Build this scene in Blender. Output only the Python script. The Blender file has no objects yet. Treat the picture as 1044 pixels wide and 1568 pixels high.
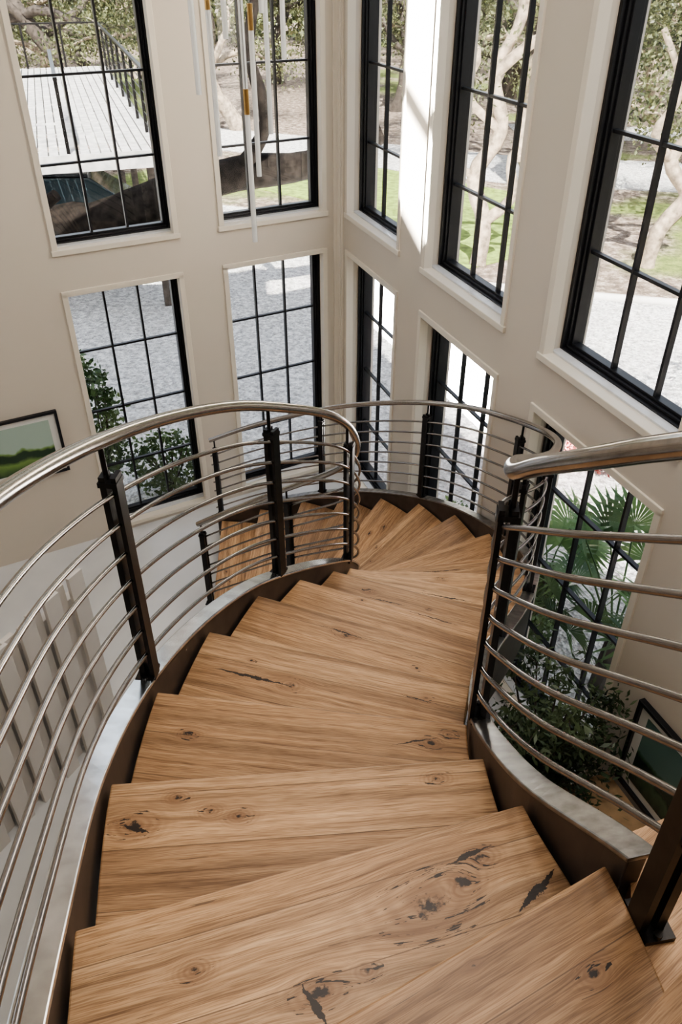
import bpy, math, random, bmesh
import numpy as np
from mathutils import Vector
from mathutils.geometry import tessellate_polygon
random.seed(4); rng=np.random.default_rng(7)
scene=bpy.context.scene
try: scene.view_settings.look='AgX - Medium High Contrast'
except Exception as ex: print('look',ex)
FLOOR=-4.84; GROUND=-5.0; CEIL=2.4

# ------------------------------------------------------------------ materials
def new_mat(name):
    m=bpy.data.materials.new(name); m.use_nodes=True
    nt=m.node_tree; b=nt.nodes['Principled BSDF']
    return m,nt,b
def simple(name,col,rough=0.5,metal=0.0,noise=0.0,nscale=20,bump=0.0,spec=None):
    m,nt,b=new_mat(name)
    b.inputs['Base Color'].default_value=(*col,1); b.inputs['Roughness'].default_value=rough
    b.inputs['Metallic'].default_value=metal
    if spec is not None: b.inputs['Specular IOR Level'].default_value=spec
    tc=nt.nodes.new('ShaderNodeTexCoord'); n=nt.nodes.new('ShaderNodeTexNoise')
    n.inputs['Scale'].default_value=nscale; n.inputs['Detail'].default_value=5
    nt.links.new(tc.outputs['Object'],n.inputs['Vector'])
    if noise>0:
        r=nt.nodes.new('ShaderNodeValToRGB')
        r.color_ramp.elements[0].position=.3; r.color_ramp.elements[1].position=.7
        r.color_ramp.elements[0].color=(*[c*(1-noise) for c in col],1)
        r.color_ramp.elements[1].color=(*[min(1,c*(1+noise)) for c in col],1)
        nt.links.new(n.outputs['Fac'],r.inputs['Fac']); nt.links.new(r.outputs['Color'],b.inputs['Base Color'])
    if bump>0:
        bm=nt.nodes.new('ShaderNodeBump'); bm.inputs['Strength'].default_value=bump; bm.inputs['Distance'].default_value=.01
        nt.links.new(n.outputs['Fac'],bm.inputs['Height']); nt.links.new(bm.outputs['Normal'],b.inputs['Normal'])
    return m
M_wall=simple('plaster',(.61,.548,.465),.85,0,.01,3,.02)
M_trim=simple('trim_paint',(.73,.665,.56),.45,0,.02,5)
M_ceil=simple('ceiling_paint',(.8,.78,.74),.9,0,.02,5)
M_black=simple('black_window_metal',(.016,.016,.019),.35,.3,.1,30)
M_sill=simple('sill_stone',(.62,.62,.62),.25,0,.06,14)
M_floor=simple('polished_floor',(.62,.62,.61),.18,0,.05,3)
M_steel=simple('brushed_steel',(.36,.335,.315),.18,1,.12,60)
M_rod=simple('steel_rod',(.27,.25,.24),.22,1,.1,60)
M_post=simple('dark_steel_post',(.022,.020,.020),.32,.7,.2,40)
M_string=simple('stringer_web',(.085,.070,.062),.40,.6,.25,9)
M_flange=simple('stringer_flange',(.60,.61,.63),.22,1,.22,14)  # flange steel lightened, the window reflection is put into its colour
M_flangeD=simple('stringer_flange_dark',(.27,.26,.25),.32,1,.35,24)  # darker copy of the same steel for the outer flange
M_brass=simple('brass',(.50,.34,.15),.3,1,.05,50)
M_cable=simple('cable',(.2,.2,.2),.5,.6,.05,50)

def math_n(nt,op,a,b=None,c=None):
    n=nt.nodes.new('ShaderNodeMath'); n.operation=op
    for i,x in enumerate((a,b,c)):
        if x is None: continue
        if isinstance(x,(int,float)): n.inputs[i].default_value=x
        else: nt.links.new(x,n.inputs[i])
    return n.outputs[0]
def ramp(nt,fac,stops):
    r=nt.nodes.new('ShaderNodeValToRGB'); cr=r.color_ramp
    while len(cr.elements)<len(stops): cr.elements.new(.5)
    for e,(p,c) in zip(cr.elements,stops):
        e.position=p; e.color=(*c,1)
    nt.links.new(fac,r.inputs['Fac']); return r.outputs['Color']
def mixc(nt,fac,a,b,mode='MIX'):
    n=nt.nodes.new('ShaderNodeMix'); n.data_type='RGBA'; n.blend_type=mode
    if isinstance(fac,(int,float)): n.inputs[0].default_value=fac
    else: nt.links.new(fac,n.inputs[0])
    for i,x in ((6,a),(7,b)):
        if isinstance(x,tuple): n.inputs[i].default_value=(*x,1)
        else: nt.links.new(x,n.inputs[i])
    return n.outputs[2]
def wood(name,seed,knots,tone=1.0,boards=.15,cracks=()):
    m,nt,b=new_mat(name)
    uv=nt.nodes.new('ShaderNodeUVMap'); sp=nt.nodes.new('ShaderNodeSeparateXYZ'); nt.links.new(uv.outputs[0],sp.inputs[0])
    u,v=sp.outputs[0],sp.outputs[1]
    def nz(su,sv,det=5,rough=.55,vv=None,w=0):
        c=nt.nodes.new('ShaderNodeCombineXYZ')
        nt.links.new(math_n(nt,'MULTIPLY',u,su),c.inputs[0]); nt.links.new(math_n(nt,'MULTIPLY',vv if vv is not None else v,sv),c.inputs[1])
        c.inputs[2].default_value=seed*3.7+w
        n=nt.nodes.new('ShaderNodeTexNoise'); n.inputs['Scale'].default_value=1; n.inputs['Detail'].default_value=det; n.inputs['Roughness'].default_value=rough
        nt.links.new(c.outputs[0],n.inputs['Vector']); return n.outputs['Fac']
    wob=nz(45,60,4,.65,w=9)
    lo=nz(2.2,6,3,.5,w=41)
    vb=math_n(nt,'DIVIDE',math_n(nt,'ADD',v,seed*.037),boards)
    fl=math_n(nt,'FLOOR',vb); wn=nt.nodes.new('ShaderNodeTexWhiteNoise'); wn.noise_dimensions='1D'
    nt.links.new(math_n(nt,'ADD',fl,seed*1.3),wn.inputs['W'])
    vw=math_n(nt,'ADD',v,math_n(nt,'MULTIPLY',math_n(nt,'SUBTRACT',lo,.5),.028))
    vw=math_n(nt,'ADD',vw,math_n(nt,'MULTIPLY',wn.outputs['Value'],.7)); core=None; near=None; rings=None
    for i,(ku,kv,s) in enumerate(knots):
        a=math_n(nt,'DIVIDE',math_n(nt,'SUBTRACT',u,ku),s*1.5)
        c=math_n(nt,'DIVIDE',math_n(nt,'SUBTRACT',v,kv),s)
        r2=math_n(nt,'ADD',math_n(nt,'MULTIPLY',a,a),math_n(nt,'MULTIPLY',c,c))
        w=math_n(nt,'EXPONENT',math_n(nt,'MULTIPLY',r2,-.28))
        vw=math_n(nt,'ADD',vw,math_n(nt,'MULTIPLY',math_n(nt,'MULTIPLY',w,c),-s*.8))
        near=w if near is None else math_n(nt,'MAXIMUM',near,w)
        rn=math_n(nt,'ADD',r2,math_n(nt,'MULTIPLY',math_n(nt,'SUBTRACT',wob,.5),2.0))
        k=nt.nodes.new('ShaderNodeMapRange'); k.inputs[1].default_value=.26; k.inputs[2].default_value=.0; k.inputs[3].default_value=0; k.inputs[4].default_value=1
        nt.links.new(rn,k.inputs[0])
        core=k.outputs[0] if core is None else math_n(nt,'MAXIMUM',core,k.outputs[0])
        if s>=.012:   # growth rings curling round the larger knots
            rr=math_n(nt,'ADD',math_n(nt,'SQRT',r2),math_n(nt,'MULTIPLY',lo,2.4))
            sn=math_n(nt,'SINE',math_n(nt,'MULTIPLY',rr,11.0))
            rg=math_n(nt,'MULTIPLY',math_n(nt,'MULTIPLY',math_n(nt,'ADD',math_n(nt,'MULTIPLY',sn,.5),.5),w),.55)
            rings=rg if rings is None else math_n(nt,'MAXIMUM',rings,rg)
    jag=nz(30,18,5,.7,w=77)
    for (u0,v0,u1,v1,cw) in cracks:
        du=u1-u0; dv=v1-v0; L2=du*du+dv*dv; L=math.sqrt(L2)
        tt=math_n(nt,'ADD',math_n(nt,'MULTIPLY',math_n(nt,'SUBTRACT',u,u0),du/L2),math_n(nt,'MULTIPLY',math_n(nt,'SUBTRACT',v,v0),dv/L2))
        dist=math_n(nt,'ADD',math_n(nt,'MULTIPLY',math_n(nt,'SUBTRACT',u,u0),-dv/L),math_n(nt,'MULTIPLY',math_n(nt,'SUBTRACT',v,v0),du/L))
        dist=math_n(nt,'ABSOLUTE',math_n(nt,'ADD',dist,math_n(nt,'MULTIPLY',math_n(nt,'SUBTRACT',jag,.5),.022)))
        prof=math_n(nt,'SUBTRACT',1.0,math_n(nt,'ABSOLUTE',math_n(nt,'SUBTRACT',math_n(nt,'MULTIPLY',tt,2.0),1.0)))
        lim=math_n(nt,'MULTIPLY',math_n(nt,'MULTIPLY',prof,math_n(nt,'SUBTRACT',wob,.25)),cw*2.2)
        ck=math_n(nt,'LESS_THAN',dist,lim)
        core=ck if core is None else math_n(nt,'MAXIMUM',core,ck)
        halo=math_n(nt,'MULTIPLY',math_n(nt,'LESS_THAN',dist,math_n(nt,'MULTIPLY',lim,2.6)),.32)
        near=halo if near is None else math_n(nt,'MAXIMUM',near,halo)
    g1=nz(2.0,75,7,.68,vw); g2=nz(.9,16,4,.55,vw,5); g3=nz(16,520,2,.5,vw,2)
    t=tone*.95
    base=ramp(nt,g1,[(.30,(.23*t,.135*t,.073*t)),(.47,(.45*t,.290*t,.165*t)),(.70,(.60*t,.420*t,.260*t))])
    big=ramp(nt,g2,[(.32,(.60,.56,.52)),(.5,(1,.97,.94)),(.68,(1.18,1.15,1.11))])
    col=mixc(nt,1,base,big,'MULTIPLY')
    col=mixc(nt,.8,col,ramp(nt,g3,[(.38,(.60,.54,.48)),(.58,(1.06,1.05,1.04))]),'MULTIPLY')
    col=mixc(nt,1,col,ramp(nt,wn.outputs['Value'],[(0,(.74,.70,.67)),(.5,(1.0,.95,.90)),(1,(1.16,1.16,1.16))]),'MULTIPLY')
    fr=math_n(nt,'FRACT',vb); seam=math_n(nt,'LESS_THAN',fr,.014)
    col=mixc(nt,math_n(nt,'MULTIPLY',seam,.75),col,(.08,.045,.025))
    if rings is not None: col=mixc(nt,rings,col,(.17,.085,.04))
    if near is not None:
        col=mixc(nt,math_n(nt,'MULTIPLY',near,.5),col,(.20,.10,.05))
        ck=nz(16,150,3,.7,vw,13)
        ck=math_n(nt,'MULTIPLY',math_n(nt,'GREATER_THAN',ck,.61),math_n(nt,'GREATER_THAN',near,.36))
        dark=math_n(nt,'MAXIMUM',core,ck)
        col=mixc(nt,math_n(nt,'MULTIPLY',dark,.96),col,(.016,.011,.009))
    fine=nz(6,190,2,.5,vw,31)
    chk=math_n(nt,'GREATER_THAN',fine,.72)
    col=mixc(nt,math_n(nt,'MULTIPLY',chk,.7),col,(.06,.035,.022))
    nt.links.new(col,b.inputs['Base Color']); b.inputs['Roughness'].default_value=.45
    b.inputs['Specular IOR Level'].default_value=.4
    bp=nt.nodes.new('ShaderNodeBump'); bp.inputs['Strength'].default_value=.4; bp.inputs['Distance'].default_value=.002
    nt.links.new(g1,bp.inputs['Height']); nt.links.new(bp.outputs[0],b.inputs['Normal'])
    return m

# ------------------------------------------------------------------ mesh builder
class MB:
    def __init__(s): s.v=[];s.f=[];s.m=[];s.sm=[]
    def add(s,vs,fs,mi=0,smooth=False):
        o=len(s.v); s.v+= [tuple(map(float,p)) for p in vs]
        for f in fs: s.f.append(tuple(o+i for i in f)); s.m.append(mi); s.sm.append(smooth)
    def box(s,fr,e0,e1,n0,n1,z0,z1,mi=0):
        P=[fr(e,n,z) for z in (z0,z1) for (e,n) in ((e0,n0),(e1,n0),(e1,n1),(e0,n1))]
        s.add(P,[(0,3,2,1),(4,5,6,7),(0,1,5,4),(1,2,6,5),(2,3,7,6),(3,0,4,7)],mi)
    def tube(s,pts,rad,seg=10,mi=0,sq=None):
        pts=[Vector(p) for p in pts]; n=len(pts)
        if not hasattr(rad,'__len__'): rad=[rad]*n
        up=None; V=[]
        for i,p in enumerate(pts):
            t=(pts[min(i+1,n-1)]-pts[max(i-1,0)]).normalized()
            if up is None:
                up=Vector((0,0,1)) if abs(t.z)<.9 else Vector((1,0,0))
            a=t.cross(up).normalized(); up=a.cross(t).normalized()
            for k in range(seg):
                th=2*math.pi*k/seg
                V.append(p+(a*math.cos(th)+up*math.sin(th))*rad[i])
        F=[]
        for i in range(n-1):
            for k in range(seg):
                k2=(k+1)%seg; F.append((i*seg+k,i*seg+k2,(i+1)*seg+k2,(i+1)*seg+k))
        s.add(V,F,mi,True)
        s.add(V[:seg],[tuple(range(seg-1,-1,-1))],mi); s.add(V[-seg:],[tuple(range(seg))],mi)
    def obj(s,name,mats,parent=None,bevel=0):
        me=bpy.data.meshes.new(name); me.from_pydata(s.v,[],s.f); 
        for m in mats: me.materials.append(m)
        me.polygons.foreach_set('material_index',s.m); me.polygons.foreach_set('use_smooth',s.sm); me.update()
        o=bpy.data.objects.new(name,me); scene.collection.objects.link(o)
        if parent: o.parent=parent
        if bevel:
            b=o.modifiers.new('bev','BEVEL'); b.width=bevel; b.segments=2; b.limit_method='ANGLE'
        return o
def fixn(o):
    bm=bmesh.new(); bm.from_mesh(o.data); bmesh.ops.recalc_face_normals(bm,faces=bm.faces); bm.to_mesh(o.data); bm.free()
def empty(name,loc=(0,0,0)):
    e=bpy.data.objects.new(name,None); scene.collection.objects.link(e); e.location=loc; e.empty_display_size=.1; return e
W=lambda x,y,z:(x,y,z)

# ------------------------------------------------------------------ room shell
CY=7.69
LA=(-.8726,-.4884); LN=(-.4884,.8726)
RA=(.347,-.938);    RN=(.938,.347)
def frameL(e,n,z): return (LA[0]*e+LN[0]*n, CY+LA[1]*e+LN[1]*n, z)
def frameR(e,n,z): return (RA[0]*e+RN[0]*n, CY+RA[1]*e+RN[1]*n, z)
TH=.30
ZU0=-1.976; ZU1=ZU0+.618*6.7; ZL1=-2.323; ZL0=-4.77
def wall(name,fr,emax,cols,estart=0):
    mb=MB(); es=[estart]
    for a,b in cols: es+= [a,b]
    es.append(emax)
    zs=[FLOOR,ZL0,ZL1,ZU0,ZU1,CEIL]
    for i in range(len(es)-1):
        if i%2==0: mb.box(fr,es[i],es[i+1],0,TH,zs[0],zs[-1])
        else:
            for j in (0,2,4): mb.box(fr,es[i],es[i+1],0,TH,zs[j],zs[j+1])
    return mb.obj(name,[M_wall])
colsL=[(.177,1.22),(1.635,2.67)]
colsR=[(.16,1.36),(1.83,3.05),(3.51,4.73)]
wall('wall_left',frameL,5.6,colsL)
wall('wall_right',frameR,12.4,colsR)
mb=MB(); mb.box(frameL,.75,5.6,.05,TH,CEIL+.12,CEIL+2.1); mb.obj('added_shade_wall',[M_wall])  # added unseen wall above the roof, lengthens the shadow on the gravel
mb=MB(); 
P=[(0,CY+.0),(LN[0]*TH,CY+LN[1]*TH),(.12,CY+.52),(RN[0]*TH,CY+RN[1]*TH)]
mb.add([(x,y,FLOOR) for x,y in P]+[(x,y,CEIL) for x,y in P],[(3,2,1,0),(4,5,6,7),(0,1,5,4),(1,2,6,5),(2,3,7,6),(3,0,4,7)])
mb.obj('wall_corner',[M_wall])
mb=MB(); mb.box(frameL,.0,.085,-.02,0.0,FLOOR,CEIL); mb.box(frameR,.0,.075,-.02,0.0,FLOOR,CEIL)
mb.box(frameL,.0,.04,-.045,-.02,FLOOR,CEIL); mb.box(frameR,.0,.035,-.045,-.02,FLOOR,CEIL)
mb.obj('trim_1',[M_trim],None,.003)

m,nt,b=new_mat('window_glass')
out=nt.nodes['Material Output']; tr=nt.nodes.new('ShaderNodeBsdfTransparent'); gl=nt.nodes.new('ShaderNodeBsdfGlossy')
gl.inputs['Roughness'].default_value=.01; mx=nt.nodes.new('ShaderNodeMixShader'); fz=nt.nodes.new('ShaderNodeFresnel'); fz.inputs[0].default_value=1.4
tr.inputs[0].default_value=(.98,.99,.985,1)
nt.links.new(fz.outputs[0],mx.inputs[0]); nt.links.new(tr.outputs[0],mx.inputs[1]); nt.links.new(gl.outputs[0],mx.inputs[2]); nt.links.new(mx.outputs[0],out.inputs[0])
M_glass=m
def window(idx,fr,e0,e1,z0,z1,row,cols=3):
    root=empty('window_%d'%idx)
    c=MB(); w=.028
    for (a,b_,p,q) in ((e0-.02,e0+w,z0,z1),(e1-w,e1+.02,z0,z1),(e0-.02,e1+.02,z1-w,z1+.02)): c.box(fr,a,b_,-.014,.06,p,q)
    c.obj('casing',[M_trim],root,.004)
    s=MB(); s.box(fr,e0-.03,e1+.03,-.022,.15,z0-.03,z0+.015); s.obj('sill',[M_trim],root,.005)
    s=MB(); s.box(fr,e0+.0,e1-.0,.06,.13,z0+.0,z0+.028); s.obj('sill_stone',[M_sill],root,.003)
    f=MB(); z0b=z0+.015
    def ring(w0,w1,n0,n1):
        f.box(fr,e0+w0,e0+w1,n0,n1,z0b+w0,z1-w0); f.box(fr,e1-w1,e1-w0,n0,n1,z0b+w0,z1-w0)
        f.box(fr,e0+w1,e1-w1,n0,n1,z0b+w0,z0b+w1); f.box(fr,e0+w1,e1-w1,n0,n1,z1-w1,z1-w0)
    ring(.0,.022,.12,.27); ring(.022,.040,.145,.25); ring(.040,.056,.165,.225)
    f.obj('frame',[M_black],root,.002)
    g=MB(); a0=e0+.056; a1=e1-.056
    for i in range(1,cols):
        x=a0+(a1-a0)*i/cols; g.box(fr,x-.009,x+.009,.175,.21,z0b+.05,z1-.05)
    z=z0+row
    while z<z1-.2:
        g.box(fr,a0,a1,.177,.208,z-.009,z+.009); z+=row
    g.obj('muntins',[M_black],root)
    q=MB(); P=[fr(a0,.193,z0b+.05),fr(a1,.193,z0b+.05),fr(a1,.193,z1-.05),fr(a0,.193,z1-.05)]; q.add(P,[(0,1,2,3)])
    q.obj('glass',[M_glass],root)
k=1
for fr,cols in ((frameL,colsL),(frameR,colsR)):
    for a,b_ in cols:
        window(k,fr,a,b_,ZU0,ZU1,.618); k+=1
        window(k,fr,a,b_,ZL0,ZL1,.612); k+=1

end_l=frameL(5.6,0,0); end_r=frameR(12.4,0,0)
fp=[(0,CY),(end_l[0],end_l[1]),(-5,4),(-5,end_r[1]),(end_r[0],end_r[1])]
def slab(name,poly,z0,z1,mat,holes=[]):
    loops=[poly]+holes; tri=tessellate_polygon([[Vector((*p,0)) for p in l] for l in loops])
    allp=[p for l in loops for p in l]; N=len(allp)
    V=[(*p,z1) for p in allp]+[(*p,z0) for p in allp]
    F=[]
    for t in tri:
        a,b_,c=[Vector((*allp[i],0)) for i in t]
        t=tuple(t)
        if (b_-a).cross(c-a).z<0: t=t[::-1]
        F.append(t); F.append(tuple(i+N for i in t[::-1]))
    o=0
    for l in loops:
        for i in range(len(l)):
            j=(i+1)%len(l); F.append((o+i,o+j,o+j+N,o+i+N))
        o+=len(l)
    mb=MB(); mb.add(V,F); return mb.obj(name,[mat])
slab('floor',fp,FLOOR-.14,FLOOR,M_floor)
A=(.765,3.46); B=(.925,2.92)
hole=[A,(A[0]-.27,A[1]+2.7),(B[0]-.27,B[1]+2.7),B]  # added ceiling slot, shapes the bright strip on the right pier
cp=[(0.12,CY+.5),(-5.2,5.3),(-5.2,end_r[1]-.2),(end_r[0]+.3,end_r[1]-.2),(RA[0]*6+RN[0]*.3,CY+RA[1]*6+RN[1]*.3)]
slab('ceiling',cp,CEIL,CEIL+.04,M_ceil,[hole])
mb=MB(); t=.5
mb.tube([(A[0]-.1*t-.06,A[1]+t+.2,CEIL+.03),(B[0]-.1*t+.04,B[1]+t-.14,CEIL+.03)],.012,6); mb.obj('slot_shadow_bar',[M_black])  # added bar, casts the dark line across the pier strip
mb=MB(); mb.box(W,-5.2,end_r[0]+.3,end_r[1]-.2,end_r[1],FLOOR,CEIL); mb.obj('wall_back',[M_wall])
mb=MB(); mb.box(W,-5.2,-5.0,end_r[1],1.5,FLOOR,CEIL); mb.box(W,-5.2,-5.0,1.5,5.2,FLOOR,-1.0); mb.obj('wall_side',[M_wall])

# ------------------------------------------------------------------ stair path
Lp={-1:(-.05,-.35),0:(-.28,-.05),1:(-.43,.32),2:(-.53,.776),3:(-.60,1.24),4:(-.594,1.71),5:(-.507,2.17),6:(-.366,2.58),7:(-.20,2.90),8:(-.04,3.18),9:(.05,3.42),10:(.10,3.62),11:(.12,3.80),12:(.10,3.98),13:(.04,4.18),14:(-.06,4.38),15:(-.20,4.57),16:(-.38,4.74),17:(-.60,4.88),18:(-.85,4.98),19:(-1.12,5.06),20:(-1.4,5.1)}
Rp={-1:(.56,.34),0:(.54,.58),1:(.50,.81),2:(.416,1.06),3:(.384,1.32),4:(.39,1.58),5:(.46,1.90),6:(.565,2.22),7:(.70,2.52),8:(.84,2.83),9:(.98,3.17),10:(1.11,3.57),11:(1.15,3.99),12:(1.065,4.46),13:(.89,4.94),14:(.65,5.35),15:(.353,5.69),16:(0,5.97),17:(-.38,6.16),18:(-.8,6.28),19:(-1.2,6.33),20:(-1.6,6.35)}
RISE=.18
zt=lambda n:-(1.58+RISE*(n-2))
def cr(P,n):
    n=max(-1,min(19.999,n)); i=math.floor(n); t=n-i
    g=lambda k:Vector(P[max(-1,min(20,k))])
    a,b_,c,d=g(i-1),g(i),g(i+1),g(i+2)
    return .5*((2*b_)+(c-a)*t+(2*a-5*b_+4*c-d)*t*t+(3*b_-a-3*c+d)*t**3)
def side(P,n,off,sgn):
    p=cr(P,n); q=(cr(P,n+.05)-cr(P,n-.05)).normalized()
    nrm=Vector((-q.y,q.x))*sgn
    return p+nrm*off, q, nrm
knots_w={1:[(.226,.629,.006),(.428,.617,.013),(.1,.45,.012)],
 2:[(.30,.93,.016),(.184,.828,.044),(.25,.875,.024),(-.039,.662,.022),(-.28,.70,.013),(.05,.70,.012)],
 3:[(-.514,1.118,.024),(-.257,1.146,.014),(-.33,1.16,.012),(.254,1.257,.014),(-.42,1.2,.012)],
 4:[(-.463,1.54,.014),(.273,1.51,.015),(.33,1.54,.012)],
 5:[(-.18,1.90,.020),(-.33,2.02,.008),(.3,1.84,.011)],
 6:[(.02,2.335,.018),(-.01,2.36,.012),(.3,2.15,.009)],
 7:[(.475,2.63,.018),(.1,2.75,.009)]}
cracks_w={2:[(.455,.905,.36,.81,.020),(.33,.96,.22,.91,.011),(-.075,.68,-.02,.60,.016)],
 3:[(-.55,1.12,-.47,1.10,.015)],
 4:[(.15,1.50,.30,1.53,.005)],
 5:[(-.47,1.985,-.17,1.895,.012),(.2,1.86,.34,1.81,.005)],
 6:[(-.1,2.40,.12,2.30,.006)],
 7:[(.3,2.68,.55,2.57,.006)],8:[(.1,2.98,.35,2.90,.005)],9:[(.4,3.22,.75,3.12,.007)],11:[(.4,3.8,.9,3.85,.006)]}
stair=empty('staircase')
for n in range(1,20):
    e=.12
    Ls=[cr(Lp,n-1-e+(1+e)*i/6) for i in range(7)]; Rs=[cr(Rp,n-1-e+(1+e)*i/6) for i in range(7)]
    poly=Ls+Rs[::-1]; N=len(poly); z=zt(n)
    V=[(p.x,p.y,z) for p in poly]+[(p.x,p.y,z-.07) for p in poly]
    F=[tuple(range(N-1,-1,-1)),tuple(range(N,2*N))]+[(i,(i+1)%N,(i+1)%N+N,i+N) for i in range(N)]
    me=bpy.data.meshes.new('tread_%d'%n); me.from_pydata(V,[],F); me.update()
    a=(Rs[-1]-Ls[-1]).normalized(); b_=Vector((a.y,-a.x)); o=Ls[-1]
    if b_.dot(Ls[0]-Ls[-1])<0: b_=-b_
    uvl=me.uv_layers.new(name='UVMap')
    for l in me.loops:
        co=me.vertices[l.vertex_index].co; d=Vector((co.x,co.y))-o
        uvl.data[l.index].uv=(d.dot(a),d.dot(b_)+(zt(n)-co.z))
    tu=lambda x,y:((Vector((x,y))-o).dot(a),(Vector((x,y))-o).dot(b_))
    if n in knots_w: ks=[(*tu(k[0],k[1]),k[2]) for k in knots_w[n]]
    else: ks=[(random.uniform(.15,.9),random.uniform(.04,.25),random.uniform(.006,.014)) for _ in range(3)]
    cks=[(*tu(k[0],k[1]),*tu(k[2],k[3]),k[4]) for k in cracks_w.get(n,[])]
    me.materials.append(wood('oak_%d'%n,n,ks,random.uniform(.92,1.08),.15,cks))
    ob=bpy.data.objects.new('tread_%d'%n,me); scene.collection.objects.link(ob); ob.parent=stair; fixn(ob)
    bv=ob.modifiers.new('b','BEVEL'); bv.width=.005; bv.segments=2
def sweep(name,P,sgn,n0,n1,o0,o1,ztop,zbot,mat,bev):
    mb=MB(); st=int((n1-n0)*8); V=[];F=[]
    for i in range(st+1):
        n=n0+(n1-n0)*i/st; a,_,_=side(P,n,o0,sgn); c,_,_=side(P,n,o1,sgn); z=zt(n)+ztop; zb=max(zt(n)+zbot,FLOOR+.002)
        V+=[(a.x,a.y,z),(c.x,c.y,z),(c.x,c.y,zb),(a.x,a.y,zb)]
    for i in range(st):
        for k in range(4):
            F.append((i*4+k,i*4+(k+1)%4,(i+1)*4+(k+1)%4,(i+1)*4+k))
    F+=[(3,2,1,0),(st*4,st*4+1,st*4+2,st*4+3)]
    mb.add(V,F); o=mb.obj(name,[mat],stair,bev); fixn(o)
sweep('stringer_inner_web',Lp,1,-.9,19.1,.010,.050,.045,-.30,M_string,.003)
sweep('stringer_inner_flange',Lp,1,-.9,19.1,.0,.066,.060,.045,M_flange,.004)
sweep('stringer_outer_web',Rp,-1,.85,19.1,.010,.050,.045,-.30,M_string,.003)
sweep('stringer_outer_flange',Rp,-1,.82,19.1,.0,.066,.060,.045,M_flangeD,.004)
# railings
RH=.93
def railing(P,sgn,n0,n1,posts,low=None):
    root=empty('stair_railing'); st=int((n1-n0)*8)
    hr=MB(); rd=MB(); ps=MB()
    ns=[n0+(n1-n0)*i/st for i in range(st+1)]
    pts=[]
    for n in ns:
        p,_,_=side(P,n,.03,sgn); pts.append((p.x,p.y,zt(n)+RH))
    hr.tube(pts,.021,14)
    for k in range(7):
        h=.17+.1*k
        pp=[]
        for n in ns:
            p,_,_=side(P,n,.012,sgn); pp.append((p.x,p.y,zt(n)+h))
        rd.tube(pp,.0075,8)
    for n in posts:
        p,q,nr=side(P,n,.032,sgn); z=zt(n)
        zb=z+.062
        if low and n==low: zb=-1.415
        def fr(e,m,zz,p=p,q=q,nr=nr): return (p.x+q.x*e+nr.x*m,p.y+q.y*e+nr.y*m,zz)
        ps.box(fr,-.022,.022,-.004,.014,zb,z+RH-.1); ps.box(fr,-.022,.022,-.034,-.020,zb,z+RH-.1)
        ps.box(fr,-.026,.026,-.036,.018,z+RH-.13,z+RH-.115)
        ps.tube([(p.x,p.y,z+RH-.13),(p.x,p.y,z+RH-.015)],.008,8)
        ps.box(fr,-.04,.04,-.03,.028,zb,zb+.012)
        for sx in (-.032,.032): 
            a=fr(sx,-.004,zb+.012); ps.tube([a,(a[0],a[1],zb+.022)],.008,6)
    hr.obj('handrail',[M_steel],root); rd.obj('rods',[M_rod],root); ps.obj('posts',[M_post],root)
railing(Lp,1,-.9,19.1,[1.2,4.05,6.6,9.2,12.6,16,19])
railing(Rp,-1,-.6,19.1,[.55,3.9,6.6,9,11.6,14,16.5,19],.55)

def flat_uv(o):
    uvl=o.data.uv_layers.new(name='UVMap')
    for l in o.data.loops:
        co=o.data.vertices[l.vertex_index].co; uvl.data[l.index].uv=(co.x*.82+co.y*.57,-co.x*.57+co.y*.82)
flat_uv(slab('landing',[(-.28,-.07),(.53,.56),(.55,.50),(.64,.40),(2.35,.9),(3.9,-3.6),(-1.4,-3.6),(-1.4,-.9),(-.3,-.5)],-1.30,-1.22,wood('oak_landing',31,[(.5,.5,.01)],1.0,.14)))
flat_uv(slab('landing_ledge',[(.51,.66),(.57,.885),(.71,.94),(1.5,1.22),(2.3,1.2),(2.4,.86),(.63,.42)],-1.47,-1.415,wood('oak_ledge',37,[(.9,.4,.01)],1.0,.14)))

# ------------------------------------------------------------------ pendant chandelier
m,nt,b=new_mat('frosted_glass_rod'); b.inputs['Base Color'].default_value=(.95,.97,.97,1); b.inputs['Roughness'].default_value=.12
b.inputs['Transmission Weight'].default_value=.35; M_rodglass=m
root=empty('pendant_chandelier'); g=MB(); br=MB(); cb=MB()
for x,y,z,l in [(-.631,3.9,-.508,.62),(-.59,4.1,-.80,.6),(-.412,3.8,-1.123,.55),(-.394,4.0,-.871,.6),(-.352,4.3,-.736,.6),(-.266,4.2,-.398,.55),(-.50,3.95,-.30,.6),(-.45,4.15,-.55,.6),(-.33,3.85,-.2,.5),(-.55,4.3,-.1,.5)]:
    g.tube([(x,y,z),(x,y,z+l)],.0125,10); br.tube([(x,y,z+l),(x,y,z+l+.10)],.0125,10); cb.tube([(x,y,z+l+.10),(x,y,CEIL-.03)],.0018,5)
cn=MB(); cn.tube([(-.45,4.05,CEIL-.04),(-.45,4.05,CEIL)],.3,32)
g.obj('glass_rods',[M_rodglass],root); br.obj('brass_collars',[M_brass],root); cb.obj('cables',[M_cable],root); cn.obj('canopy',[M_brass],root)

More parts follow.
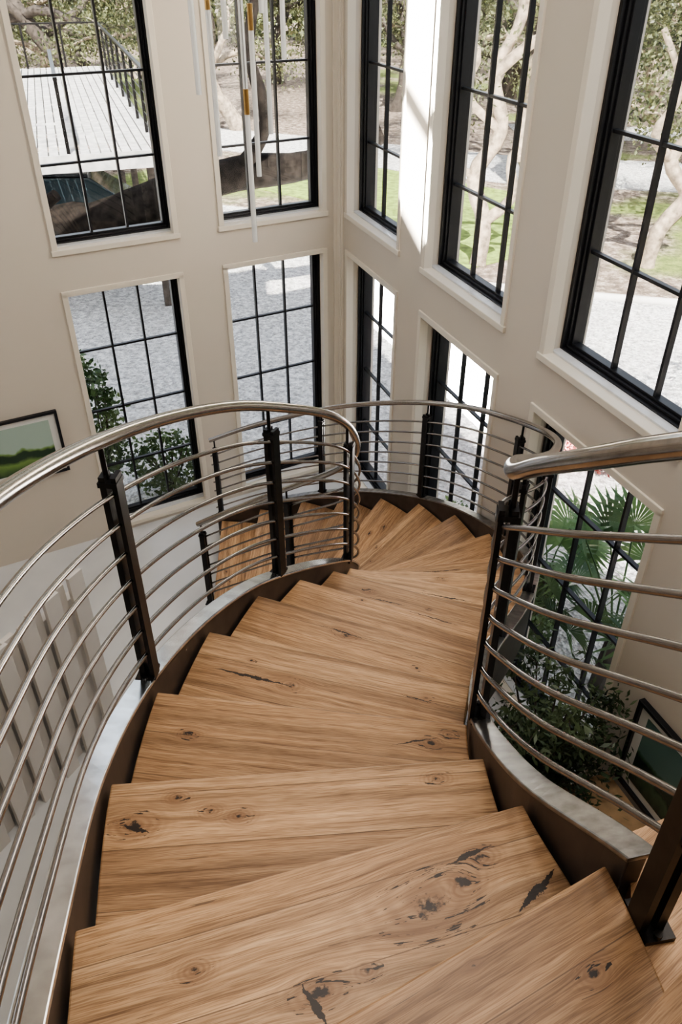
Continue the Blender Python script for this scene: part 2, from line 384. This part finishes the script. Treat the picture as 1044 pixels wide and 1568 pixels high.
# ------------------------------------------------------------------ framed pictures
def art_mat(name,seed,sky,mid,dark):
    m,nt,b=new_mat(name); tc=nt.nodes.new('ShaderNodeTexCoord'); sp=nt.nodes.new('ShaderNodeSeparateXYZ'); nt.links.new(tc.outputs['Generated'],sp.inputs[0])
    n=nt.nodes.new('ShaderNodeTexNoise'); n.inputs['Scale'].default_value=4; nt.links.new(tc.outputs['Generated'],n.inputs['Vector'])
    h=math_n(nt,'ADD',sp.outputs[2],math_n(nt,'MULTIPLY',math_n(nt,'SUBTRACT',n.outputs['Fac'],.5),.25))
    c=ramp(nt,h,[(0,dark),(.22,mid),(.30,dark),(.42,dark),(.46,mid),(.5,sky),(1,sky)])
    nt.links.new(c,b.inputs['Base Color']); b.inputs['Roughness'].default_value=.2; return m
M_mat=simple('picture_mat_board',(.75,.74,.70),.8)
def picture(fr,e0,e1,z0,z1,art):
    root=empty('framed_picture'); f=MB(); w=.025
    f.box(fr,e0,e0+w,-.04,-.002,z0,z1); f.box(fr,e1-w,e1,-.04,-.002,z0,z1); f.box(fr,e0+w,e1-w,-.04,-.002,z0,z0+w); f.box(fr,e0+w,e1-w,-.04,-.002,z1-w,z1)
    f.obj('frame',[M_black],root,.002)
    f=MB(); f.box(fr,e0+w,e1-w,-.018,-.002,z0+w,z1-w); f.obj('mat_board',[M_mat],root)
    f=MB(); f.box(fr,e0+.085,e1-.085,-.021,-.018,z0+.08,z1-.08); f.obj('artwork',[art],root)
picture(frameL,2.95,3.95,-3.96,-3.33,art_mat('landscape_art',1,(.36,.46,.40),(.16,.26,.07),(.02,.045,.02)))
picture(frameR,5.0,5.55,-4.15,-3.45,art_mat('dark_landscape_art',2,(.12,.2,.18),(.06,.12,.07),(.02,.04,.03)))

mb=MB(); d=Vector((-.447,-.894)); nn=Vector((.894,-.447)); p0=Vector((-1.74,3.98))  # stand-in slabs, the stepped shapes here are not identified
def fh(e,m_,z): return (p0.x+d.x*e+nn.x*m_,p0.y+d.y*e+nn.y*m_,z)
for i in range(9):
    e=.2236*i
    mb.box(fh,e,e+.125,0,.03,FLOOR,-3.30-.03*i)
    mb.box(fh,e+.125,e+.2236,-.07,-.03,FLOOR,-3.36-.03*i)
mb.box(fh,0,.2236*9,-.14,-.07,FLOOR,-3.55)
mb.obj('stepped_slabs',[simple('stepped_slab_mat',(.66,.62,.57),.85,0,.02,5)],None,.003)

mb=MB(); F=frameR
mb.box(F,4.95,5.75,-.42,-.05,-4.22,-4.17)
for e in (4.98,5.67):
    for n_ in (-.40,-.12): mb.box(F,e,e+.05,n_,n_+.05,FLOOR,-4.22)
mb.box(F,5.03,5.67,-.40,-.38,-4.30,-4.22); mb.box(F,5.0,5.7,-.40,-.08,-4.66,-4.63)
mb.obj('console_table',[simple('oak_plain',(.38,.25,.14),.45,0,.2,12)],None,.003)

# ------------------------------------------------------------------ foliage helpers
def leafmat(name,c1,c2,trans=.25):
    m,nt,b=new_mat(name); oi=nt.nodes.new('ShaderNodeTexCoord'); n=nt.nodes.new('ShaderNodeTexNoise'); n.inputs['Scale'].default_value=2.6; n.inputs['Detail'].default_value=7
    nt.links.new(oi.outputs['Object'],n.inputs['Vector']); c=ramp(nt,n.outputs['Fac'],[(.38,c1),(.62,c2)])
    nt.links.new(c,b.inputs['Base Color']); b.inputs['Roughness'].default_value=.45
    t=nt.nodes.new('ShaderNodeBsdfTranslucent'); nt.links.new(c,t.inputs[0]); mx=nt.nodes.new('ShaderNodeMixShader'); mx.inputs[0].default_value=trans
    nt.links.new(b.outputs[0],mx.inputs[1]); nt.links.new(t.outputs[0],mx.inputs[2]); nt.links.new(mx.outputs[0],nt.nodes['Material Output'].inputs[0]); return m
M_oakleaf=leafmat('oak_leaves',(.028,.04,.016),(.21,.22,.10))
M_shrub=leafmat('shrub_leaves',(.03,.07,.02),(.13,.20,.07))
M_olive=leafmat('olive_leaves',(.025,.045,.022),(.13,.18,.09))
M_palm=leafmat('palm_leaves',(.04,.095,.035),(.15,.25,.09),.25)
M_red=leafmat('red_maple_leaves',(.16,.04,.04),(.45,.16,.14))
M_bark=simple('bark',(.07,.056,.046),.9,0,.5,9,.8)
M_barkD=simple('dark_bark',(.016,.013,.011),.95,0,.6,9,.8,.1)
M_barkL=simple('pale_bark',(.34,.27,.20),.9,0,.6,8,.9)
def leaves(mb,P,size,mi,aspect=.5,clamp=None):
    n=len(P)
    a=rng.normal(size=(n,3)); a/=np.linalg.norm(a,axis=1)[:,None]
    b_=np.cross(a,rng.normal(size=(n,3))); b_/=np.linalg.norm(b_,axis=1)[:,None]
    s=size*rng.uniform(.6,1.3,n)[:,None]
    V=np.stack([P+a*s,P+b_*s*aspect,P-a*s,P-b_*s*aspect],1).reshape(-1,3)
    if clamp: V=clamp(V)
    o=len(mb.v); mb.v+=list(map(tuple,V.tolist()))
    mb.f+=[(o+4*i,o+4*i+1,o+4*i+2,o+4*i+3) for i in range(n)]; mb.m+=[mi]*n; mb.sm+=[False]*n
def clampwall(N,lo=None,hi=None):
    def f(V):
        V=np.array(V,float); s=V[:,0]*N[0]+(V[:,1]-CY)*N[1]
        t=s.copy()
        if lo is not None: t=np.where(s<lo,lo+(lo-s)*.05,t)
        if hi is not None: t=np.where(s>hi,hi-(s-hi)*.1,t)
        V[:,0]+=(t-s)*N[0]; V[:,1]+=(t-s)*N[1]; return V
    return f
def tree_mesh(seed,H=8,lean=.4,bark=None,nleaf=15000,r0=.28,spread=4.5,lsize=.055):
    r=random.Random(seed); mb=MB(); pts=[Vector((0,0,0))]; d=Vector((r.uniform(-1,1)*lean,r.uniform(-1,1)*lean,1)).normalized()
    n=9
    for i in range(n):
        d=(d+Vector((r.uniform(-.4,.4),r.uniform(-.4,.4),.15))).normalized(); pts.append(pts[-1]+d*H*.55/n)
    mb.tube(pts,[r0*(1.35 if i==0 else 1-.055*i) for i in range(n+1)],9,0)
    cl=[]
    for k in range(9):
        i=r.randint(3,n); p=pts[i].copy(); th=k*2.4+r.uniform(-.4,.4); d=Vector((math.cos(th),math.sin(th),r.uniform(.0,.6))).normalized()
        L=spread*r.uniform(.7,1.1); q=[p]; 
        for j in range(8):
            d=(d+Vector((r.uniform(-.45,.45),r.uniform(-.45,.45),r.uniform(-.3,.33)))).normalized(); q.append(q[-1]+d*L/8)
            if j>2:
                cl.append(q[-1])
                d2=(d+Vector((r.uniform(-1,1),r.uniform(-1,1),r.uniform(-.6,.6)))).normalized(); e=q[-1]+d2*r.uniform(.6,1.4)
                mb.tube([q[-1],(q[-1]+e)/2+Vector((0,0,r.uniform(-.1,.15))),e],[.03,.02,.01],5,0); cl.append(e)
        mb.tube(q,[r0*.48*(1-.1*j) for j in range(9)],7,0)
    C=np.array([tuple(c) for c in cl]); idx=rng.integers(0,len(C),nleaf)
    P=C[idx]+rng.normal(size=(nleaf,3))*np.array([.42,.42,.3]); leaves(mb,P,lsize,1,.6)
    me=mb.obj('tmp',[bark or M_bark,M_oakleaf]); data=me.data; bpy.data.objects.remove(me); return data
tm=[tree_mesh(11,9),tree_mesh(23,8.5,.6,M_barkL),tree_mesh(35,10,.3,M_bark,17000,.34,5.5)]
places=[(-14,26,0),(-9,33,2),(-3.5,30,1),(2.2,34,0),(8,28,2),(13,23,1),(16,31,0),(-18,38,2),(-10,44,1),(-3,42,0),(4,45,2),(11,41,1),(19,37,0),(25,29,2),(19,22,1),(-22,30,0),(0,53,2),(-8,55,0),(9,54,1),(20,50,2),(-20,52,1),(5.2,21,1),(30,42,0),(10.5,18,1),(-6,38,0),(7,37,2),(0.5,39,1),(14,36,0),(-14,48,2),(5,50,0),(13,48,2),(23,44,0),(11.5,32,1),(-13,37,1),(9.5,2.5,0)]
for i,(x,y,k) in enumerate(places):
    o=bpy.data.objects.new('oak_tree',tm[k]); scene.collection.objects.link(o); o.location=(x,y,GROUND-.05); o.rotation_euler=(0,0,i*1.9); s=.9+.3*((i*37)%10)/10; o.scale=(s,s,s)
mb=MB(); P=np.stack([rng.uniform(-45,60,26000),rng.uniform(60,68,26000),GROUND+rng.gamma(2.2,1.5,26000)],1); leaves(mb,P,.26,0,.7)
mb.obj('far_hedge',[M_oakleaf])
def twisted(name,pathlist,nl,csz=.45,bark=None):
    mb=MB(); cl=[]
    for path,rs in pathlist:
        pts=[];N=len(path); V=[Vector(p) for p in path]; R=[]
        for i in range(N-1):
            for t in range(4):
                tt=t/4; g=lambda k:V[max(0,min(N-1,k))]
                a,b_,c,d=g(i-1),g(i),g(i+1),g(i+2)
                pts.append(.5*((2*b_)+(c-a)*tt+(2*a-5*b_+4*c-d)*tt*tt+(3*b_-a-3*c+d)*tt**3)); R.append((rs[0]+(rs[1]-rs[0])*(i+tt)/(N-1))*random.uniform(.92,1.1))
        pts.append(V[-1]); R.append(rs[1]); mb.tube(pts,R,10,0); cl+=[tuple(p) for p in pts[len(pts)*2//3:]]
    if nl:
        C=np.array(cl); P=C[rng.integers(0,len(C),nl)]+rng.normal(size=(nl,3))*csz+np.array([0,0,.35]); leaves(mb,P,.045,1)
    return mb.obj(name,[bark or M_barkL,M_oakleaf])
twisted('live_oak',[([(2.7,15.4,GROUND),(2.75,15.5,-4.2),(2.5,15.6,-3.4),(2.9,15.5,-2.6),(2.7,15.6,-1.7),(3.1,15.7,-.8),(3.0,15.8,.5)],(.17,.08)),
 ([(2.75,15.5,-4.2),(3.2,15.3,-3.7),(3.1,15.2,-3.0),(3.6,15.2,-2.3),(3.5,15.3,-1.5),(4.0,15.4,-.6)],(.11,.05)),
 ([(2.9,15.5,-2.6),(2.2,15.3,-2.0),(2.3,15.1,-1.3),(1.6,15,-.9)],(.08,.04)),
 ([(2.7,15.6,-1.7),(3.4,15.2,-1.1),(4.3,14.9,-.9),(5.2,14.6,-.3)],(.1,.05)),
 ([(2.5,15.6,-3.4),(2.0,15.3,-3.0),(2.1,15.2,-2.4),(1.7,15.1,-1.9)],(.07,.03)),
 ([(3.6,15.2,-2.3),(4.2,15.0,-2.1),(4.6,15.1,-1.5),(5.0,15,-1.3)],(.06,.03)),
 ([(3.1,15.2,-3.0),(3.9,15.0,-2.9),(4.3,15.1,-2.3),(4.2,15,-1.6)],(.07,.03))],1600)
twisted('live_oak',[([(6.0,15.3,GROUND),(6.1,15.3,-4.3),(6.5,15.4,-3.7),(6.1,15.5,-3.1),(6.5,15.5,-2.4),(6.3,15.5,-1.6),(6.9,15.6,-.7)],(.16,.09)),
 ([(6.5,15.4,-3.7),(7.0,15.2,-3.2),(6.9,15.1,-2.5),(7.4,15,-2.0)],(.08,.04)),
 ([(6.1,15.5,-3.1),(5.6,15.2,-2.6),(5.8,15,-1.9),(5.3,15,-1.0)],(.10,.05)),([(6.3,15.5,-1.6),(7.2,15.3,-1.4),(7.9,15.1,-.8)],(.1,.04))],1200)
twisted('live_oak',[([(-6.3,14.2,GROUND),(-5.6,13.4,-4.3),(-4.6,12.8,-3.6),(-3.6,12.5,-3.35),(-2.7,12.4,-3.0),(-1.6,12.8,-2.75),(-.5,13.2,-2.7),(.6,13.6,-2.3)],(.38,.19)),
 ([(-3.6,12.5,-3.35),(-3.1,12.2,-3.55),(-2.5,12.1,-3.3),(-2.3,12.2,-2.7)],(.2,.11)),
 ([(-4.6,12.8,-3.6),(-4.9,12.2,-3.2),(-4.4,11.6,-3.0),(-4.0,11.5,-2.75)],(.17,.08)),
 ([(-1.6,12.8,-2.75),(-1.1,12.6,-2.0),(-1.3,12.7,-1.0),(-.9,12.9,0.2)],(.12,.06))],0,.35,M_barkD)

# ------------------------------------------------------------------ ground surfaces
m,nt,b=new_mat('leaf_litter_ground'); tc=nt.nodes.new('ShaderNodeTexCoord')
n1=nt.nodes.new('ShaderNodeTexNoise'); n1.inputs['Scale'].default_value=.16; n1.inputs['Detail'].default_value=6
n2=nt.nodes.new('ShaderNodeTexNoise'); n2.inputs['Scale'].default_value=5; n2.inputs['Detail'].default_value=9; n2.inputs['Roughness'].default_value=.8
nt.links.new(tc.outputs['Object'],n1.inputs[0]); nt.links.new(tc.outputs['Object'],n2.inputs[0])
lit=ramp(nt,n2.outputs['Fac'],[(.38,(.05,.036,.027)),(.5,(.20,.15,.115)),(.62,(.50,.42,.35))])
gr=ramp(nt,n2.outputs['Fac'],[(.35,(.05,.08,.02)),(.65,(.26,.30,.08))])
f=nt.nodes.new('ShaderNodeMapRange'); f.inputs[1].default_value=.55; f.inputs[2].default_value=.61; nt.links.new(n1.outputs['Fac'],f.inputs[0])
nt.links.new(mixc(nt,f.outputs[0],lit,gr),b.inputs['Base Color']); b.inputs['Roughness'].default_value=.95; M_ground=m
def gravel(name,c1,c2,sc=38):
    m,nt,b=new_mat(name); tc=nt.nodes.new('ShaderNodeTexCoord'); v=nt.nodes.new('ShaderNodeTexVoronoi'); v.inputs['Scale'].default_value=sc
    nt.links.new(tc.outputs['Object'],v.inputs[0]); sp=nt.nodes.new('ShaderNodeSeparateColor'); nt.links.new(v.outputs['Color'],sp.inputs[0])
    n=nt.nodes.new('ShaderNodeTexNoise'); n.inputs['Scale'].default_value=9; n.inputs['Detail'].default_value=9; n.inputs['Roughness'].default_value=.8; nt.links.new(tc.outputs['Object'],n.inputs[0])
    c=mixc(nt,.5,ramp(nt,sp.outputs[0],[(0,c1),(1,c2)]),ramp(nt,n.outputs['Fac'],[(.44,c1),(.56,c2)]))
    nt.links.new(c,b.inputs['Base Color']); b.inputs['Roughness'].default_value=.9
    bp=nt.nodes.new('ShaderNodeBump'); bp.inputs['Distance'].default_value=.02; nt.links.new(v.outputs['Distance'],bp.inputs['Height']); nt.links.new(bp.outputs[0],b.inputs['Normal']); return m
M_gravel=gravel('gravel',(.27,.26,.25),(.90,.88,.85),30); M_lawn=simple('lawn',(.22,.30,.065),.9,0,.5,6,.6); M_conc=simple('concrete',(.66,.63,.60),.85,0,.15,3,.2)
mb=MB(); mb.add([(-90,-30,GROUND),(110,-30,GROUND),(110,140,GROUND),(-90,140,GROUND)],[(0,1,2,3)]); mb.obj('ground',[M_ground])
def patch(name,poly,z,mat): return slab(name,poly,GROUND-.05,GROUND+z,mat)
patch('gravel_driveway',[(-16,5.6),(-5.6,5.3),(-5.3,5.0),(-.3,8.1),(.15,8.25),(.32,8.0),(1.6,4.6),(3.2,.2),(9,-1),(13,12.4),(6,13.1),(2,14.2),(.8,18.5),(-6,21),(-16,20)],.012,M_gravel)
patch('lawn',[(-3,22.2),(.6,19.2),(2.0,14.8),(4.6,16.5),(4.6,21),(1,24),(-3,25)],.02,M_lawn)
patch('garden_path',[(4.6,22),(26,17.5),(40,16),(40,19.5),(26,21),(5,25.6),(-8,32),(-22,33),(-22,30),(-8,28.7)],.03,M_gravel)
patch('garden_path',[(6,28.5),(30,25),(30,27.5),(6,31)],.03,M_gravel)
patch('concrete_path',[(2.0,1.6),(3.1,1.2),(6.6,7.6),(12,9.4),(12,10.8),(6.0,9.0)],.02,M_conc)
mb=MB(); mb.tube([(2,14.25,GROUND+.03),(4,13.65,GROUND+.03),(6,13.15,GROUND+.03),(13,12.4,GROUND+.03)],.09,6); mb.obj('stone_curb',[M_conc])

# ------------------------------------------------------------------ deck with rail
root=empty('wood_deck'); M_deck=simple('weathered_deck',(.47,.46,.44),.8,0,.3,5)
d0=Vector((-2.75,12.9)); ax=Vector((-.31,.951)); wx=Vector((-.951,-.31))
def fd(e,n_,z): p=d0+ax*e+wx*n_; return (p.x,p.y,z)
mb=MB()
for i in range(19): mb.box(fd,0,11.5,i*.15,i*.15+.128,-2.46,-2.42)
mb.box(fd,-.05,0,0,2.85,-2.66,-2.42); mb.box(fd,0,11.5,-.05,0,-2.64,-2.42)
for e in np.arange(.5,11.4,1.2): mb.box(fd,e,e+.05,0,2.85,-2.6,-2.46)
mb.obj('planks',[M_deck],root)
mb=MB()
for e in (0.3,4,8,11.2):
    for n_ in (.1,2.6): mb.box(fd,e,e+.12,n_,n_+.12,GROUND,-2.46)
mb.obj('legs',[M_bark],root)
mb=MB()
for n_ in (.04,1.35,2.8):
    e1=11.5 if n_!=1.35 else 4.2
    for e in np.arange(.05,e1,1.4): mb.box(fd,e,e+.05,n_-.025,n_+.025,-2.42,-1.45)
    mb.box(fd,0,e1,n_-.03,n_+.03,-1.45,-1.41)
    for k in range(5): mb.box(fd,0,e1,n_-.006,n_+.006,-2.27+.16*k,-2.258+.16*k)
for n_ in (.04,.95,1.9): mb.box(fd,11.4,11.45,n_,n_+.05,-2.42,-1.45)
mb.box(fd,11.4,11.45,0,2.8,-1.45,-1.41)
mb.obj('deck_rail',[M_post],root)
# ------------------------------------------------------------------ parked car
M_car=simple('car_paint',(.025,.028,.032),.15,.3); M_cg=simple('car_glass',(.02,.03,.035),.05,0); M_tire=simple('tire',(.02,.02,.02),.8); M_rim=simple('alloy_rim',(.5,.5,.5),.3,1)
root=empty('parked_car',(-5.2,16.0,GROUND+.012)); root.rotation_euler=(0,0,.25)
def loft(prof,y0,y1,inset,mat,name):
    mb=MB(); N=len(prof)
    V=[(x,y0+inset*t,z) for x,z,t in prof]+[(x,y1-inset*t,z) for x,z,t in prof]
    mb.add(V,[tuple(range(N)),tuple(range(2*N-1,N-1,-1))]+[(i,i+N,(i+1)%N+N,(i+1)%N) for i in range(N)]); return mb.obj(name,[mat],root,.03)
loft([(-2.3,.4,0),(-2.35,.8,0),(-2.25,1.0,.3),(-1.9,1.05,.5),(.9,1.05,.5),(2.0,.92,.5),(2.3,.75,.2),(2.32,.4,0),(1.9,.28,0),(-1.9,.28,0)],-.93,.93,.12,M_car,'body')
loft([(-2.05,1.03,0),(-1.75,1.55,1),(-.6,1.64,1),(.35,1.6,1),(1.15,1.03,0)],-.84,.84,.17,M_cg,'cabin_glass')
loft([(-1.72,1.56,0),(-.6,1.655,0),(.33,1.61,0),(.33,1.66,0),(-.6,1.71,0),(-1.72,1.62,0)],-.66,.66,0,M_car,'roof')
mb=MB()
for x in (-1.45,1.4):
    for y in (-.93,.93):
        s=1 if y>0 else -1
        mb.tube([(x,y-.2*s,.34),(x,y+.01*s,.34)],.34,22,0); mb.tube([(x,y,.34),(x,y+.02*s,.34)],.2,16,1)
mb.obj('wheels',[M_tire,M_rim],root)

# ------------------------------------------------------------------ plants
outR=clampwall(RN,lo=.36); outL=clampwall(LN,lo=.36); inR=clampwall(RN,hi=-.04)
def fan_palm(base,h,nf,seed,fl=.55):
    r=random.Random(seed); mb=MB(); bx,by,bz=base
    mb.tube([(bx,by,bz),(bx+.03,by,bz+h*.35)],[.09,.07],9,1)
    for k in range(nf):
        th=k*2.399; el=r.uniform(.25,1.25); L=r.uniform(.55,.95)*h*.62
        d=Vector((math.cos(th)*math.cos(el),math.sin(th)*math.cos(el),math.sin(el)))
        p0=Vector((bx,by,bz+h*.33)); p1=p0+d*L*.6+Vector((0,0,.05)); p2=p0+d*L+Vector((0,0,-.04))
        mb.tube([p0,p1,p2],[.01,.008,.006],5,0)
        side_=d.cross(Vector((0,0,1))).normalized(); upv=side_.cross(d).normalized()
        for j in range(19):
            a=(j-9)/9*1.9; dd=(d*math.cos(a)+side_*math.sin(a)).normalized(); ll=fl*(1-.25*abs(a)/1.9)*r.uniform(.9,1.05)
            w=(dd.cross(upv)).normalized()*.02
            q1=p2+dd*ll*.55+upv*.02; q2=p2+dd*ll-upv*.07-Vector((0,0,.05))
            mb.add([p2,q1+w,q2,q1-w],[(0,1,2,3)],0)
    mb.v=[tuple(x) for x in outR(mb.v).tolist()]
    return mb.obj('fan_palm',[M_palm,M_bark])
fan_palm((2.15,4.45,GROUND),1.75,22,3,.44)
fan_palm((2.75,3.5,GROUND),2.0,20,8,.5)
fan_palm((1.9,5.5,GROUND),.9,10,5,.32)
def shrub(name,c,rad,n,mat,size=.04,asp=.5,cl=None):
    mb=MB(); c=np.array(c); 
    for k in range(9):
        a=k*.7; e=c+np.array([math.cos(a)*rad[0]*.6,math.sin(a)*rad[1]*.6,rad[2]*.5]); b0=(c[0],c[1],GROUND)
        mb.tube([b0,tuple((np.array(b0)+e)/2+.03),tuple(e)],[.015,.011,.006],5,1)
    v=rng.normal(size=(n,3)); v/=np.linalg.norm(v,axis=1)[:,None]; P=c+v*np.array(rad)*(rng.uniform(.35,1,n)**.6)[:,None]
    P+=rng.normal(size=(n,3))*.03; P[:,2]=np.maximum(P[:,2],GROUND+.03)
    leaves(mb,P,size,0,asp)
    if cl: mb.v=[tuple(x) for x in cl(mb.v).tolist()]
    return mb.obj(name,[mat,M_bark])
shrub('vine_shrub',(-2.60,7.1,-4.0),(.36,.3,.85),2300,M_shrub,.036,.6,outL)
shrub('vine_shrub',(-1.95,7.35,-4.6),(.45,.3,.4),1300,M_shrub,.032,.6,outL)
shrub('boxwood_shrub',(1.15,6.2,-4.75),(.28,.5,.28),1500,M_shrub,.03,.6,outR)
shrub('boxwood_shrub',(1.65,5.2,-4.75),(.28,.45,.28),1500,M_shrub,.03,.6,outR)
shrub('red_maple_shrub',(4.4,6.6,-4.5),(.9,.7,.5),3500,M_red,.045,.5)
shrub('red_maple_shrub',(3.9,4.9,-4.45),(.5,.6,.55),2600,M_red,.045,.5)
shrub('red_maple_shrub',(3.2,8.0,-4.6),(.7,.5,.4),2200,M_red,.045,.5)
root=empty('potted_olive_tree',(0,0,0)); mb=MB(); ox,oy=1.24,3.05
mb.tube([(ox,oy,FLOOR),(ox,oy,FLOOR+.02),(ox,oy,FLOOR+.3),(ox,oy,FLOOR+.32)],[.13,.14,.18,.18],24,0); mb.obj('pot',[simple('clay_pot',(.25,.22,.2),.7,0,.15,12)],root)
mb=MB(); r=random.Random(5); ends=[]; O=Vector((ox,oy,FLOOR))
for k in range(22):
    th=k*2.4; d=Vector((math.cos(th)*r.uniform(.1,.32),math.sin(th)*r.uniform(.1,.32),r.uniform(.6,1.4)))
    q=[O+Vector((0,0,.3)),O+d*.45+Vector((0,0,.3)),O+d+Vector((0,0,.1)),O+d+Vector((d.x*.5,d.y*.5,.02))]
    mb.tube(q,[.012,.008,.005,.003],5,1); 
    for t in np.linspace(.25,1,10):
        i=min(2,int(t*3)); f_=t*3-i; ends.append(tuple(q[i].lerp(q[i+1],f_)))
C=np.array(ends); P=C[rng.integers(0,len(C),5600)]+rng.normal(size=(5600,3))*.065; leaves(mb,P,.032,0,.32)
mb.v=[tuple(x) for x in inR(mb.v).tolist()]
mb.obj('foliage',[M_olive,M_bark],root)

# ------------------------------------------------------------------ light
w=bpy.data.worlds.new('World'); scene.world=w; w.use_nodes=True; nt=w.node_tree
sky=nt.nodes.new('ShaderNodeTexSky'); sky.sky_type='NISHITA'; sky.sun_disc=False; sky.sun_elevation=math.radians(51); sky.sun_rotation=math.radians(180)
hs=nt.nodes.new('ShaderNodeHueSaturation'); hs.inputs['Saturation'].default_value=.35
nt.links.new(sky.outputs[0],hs.inputs['Color']); nt.links.new(hs.outputs[0],nt.nodes['Background'].inputs[0]); nt.nodes['Background'].inputs[1].default_value=.50
Ld=Vector((-.1,1,-1.25)).normalized()
s=bpy.data.lights.new('sun','SUN'); s.energy=17; s.angle=.009; s.color=(1,.95,.87); so=bpy.data.objects.new('sun',s); scene.collection.objects.link(so)
so.rotation_euler=(-Ld).to_track_quat('Z','Y').to_euler(); so.location=(0,-8,14)
s=bpy.data.lights.new('added_patch_spot','SPOT'); s.energy=6e6; s.spot_size=math.radians(11); s.spot_blend=.1; s.shadow_soft_size=.06; s.color=(1,.97,.92)  # added lamp over the slot, strengthens the sun patch on the pier
so=bpy.data.objects.new('added_patch_spot',s); scene.collection.objects.link(so)
so.location=Vector((.53,6.25,.3))-Ld*28; so.rotation_euler=(-Ld).to_track_quat('Z','Y').to_euler()
def area(name,loc,size,e,col,rot=(0,0,0)):
    l=bpy.data.lights.new(name,'AREA'); l.shape='RECTANGLE'; l.size=size[0]; l.size_y=size[1]; l.energy=e; l.color=col
    o=bpy.data.objects.new(name,l); scene.collection.objects.link(o); o.location=loc; o.rotation_euler=rot
area('fill_light',(.9,2.0,CEIL-.02),(1.6,1.6),115,(1,.95,.88))  # both area lamps are added room fill, no fixture is known
area('fill_light',(-.2,-1.8,CEIL-.02),(2.0,2.0),55,(1,.95,.88))

# ------------------------------------------------------------------ camera
cam=bpy.data.cameras.new('camera'); co=bpy.data.objects.new('camera',cam); scene.collection.objects.link(co)
cam.sensor_fit='VERTICAL'; cam.sensor_height=36; cam.lens=1193/1568*36; cam.clip_start=.02; cam.clip_end=400
co.location=(0,0,0); co.rotation_euler=(math.radians(90-35.6),0,0)
scene.camera=co
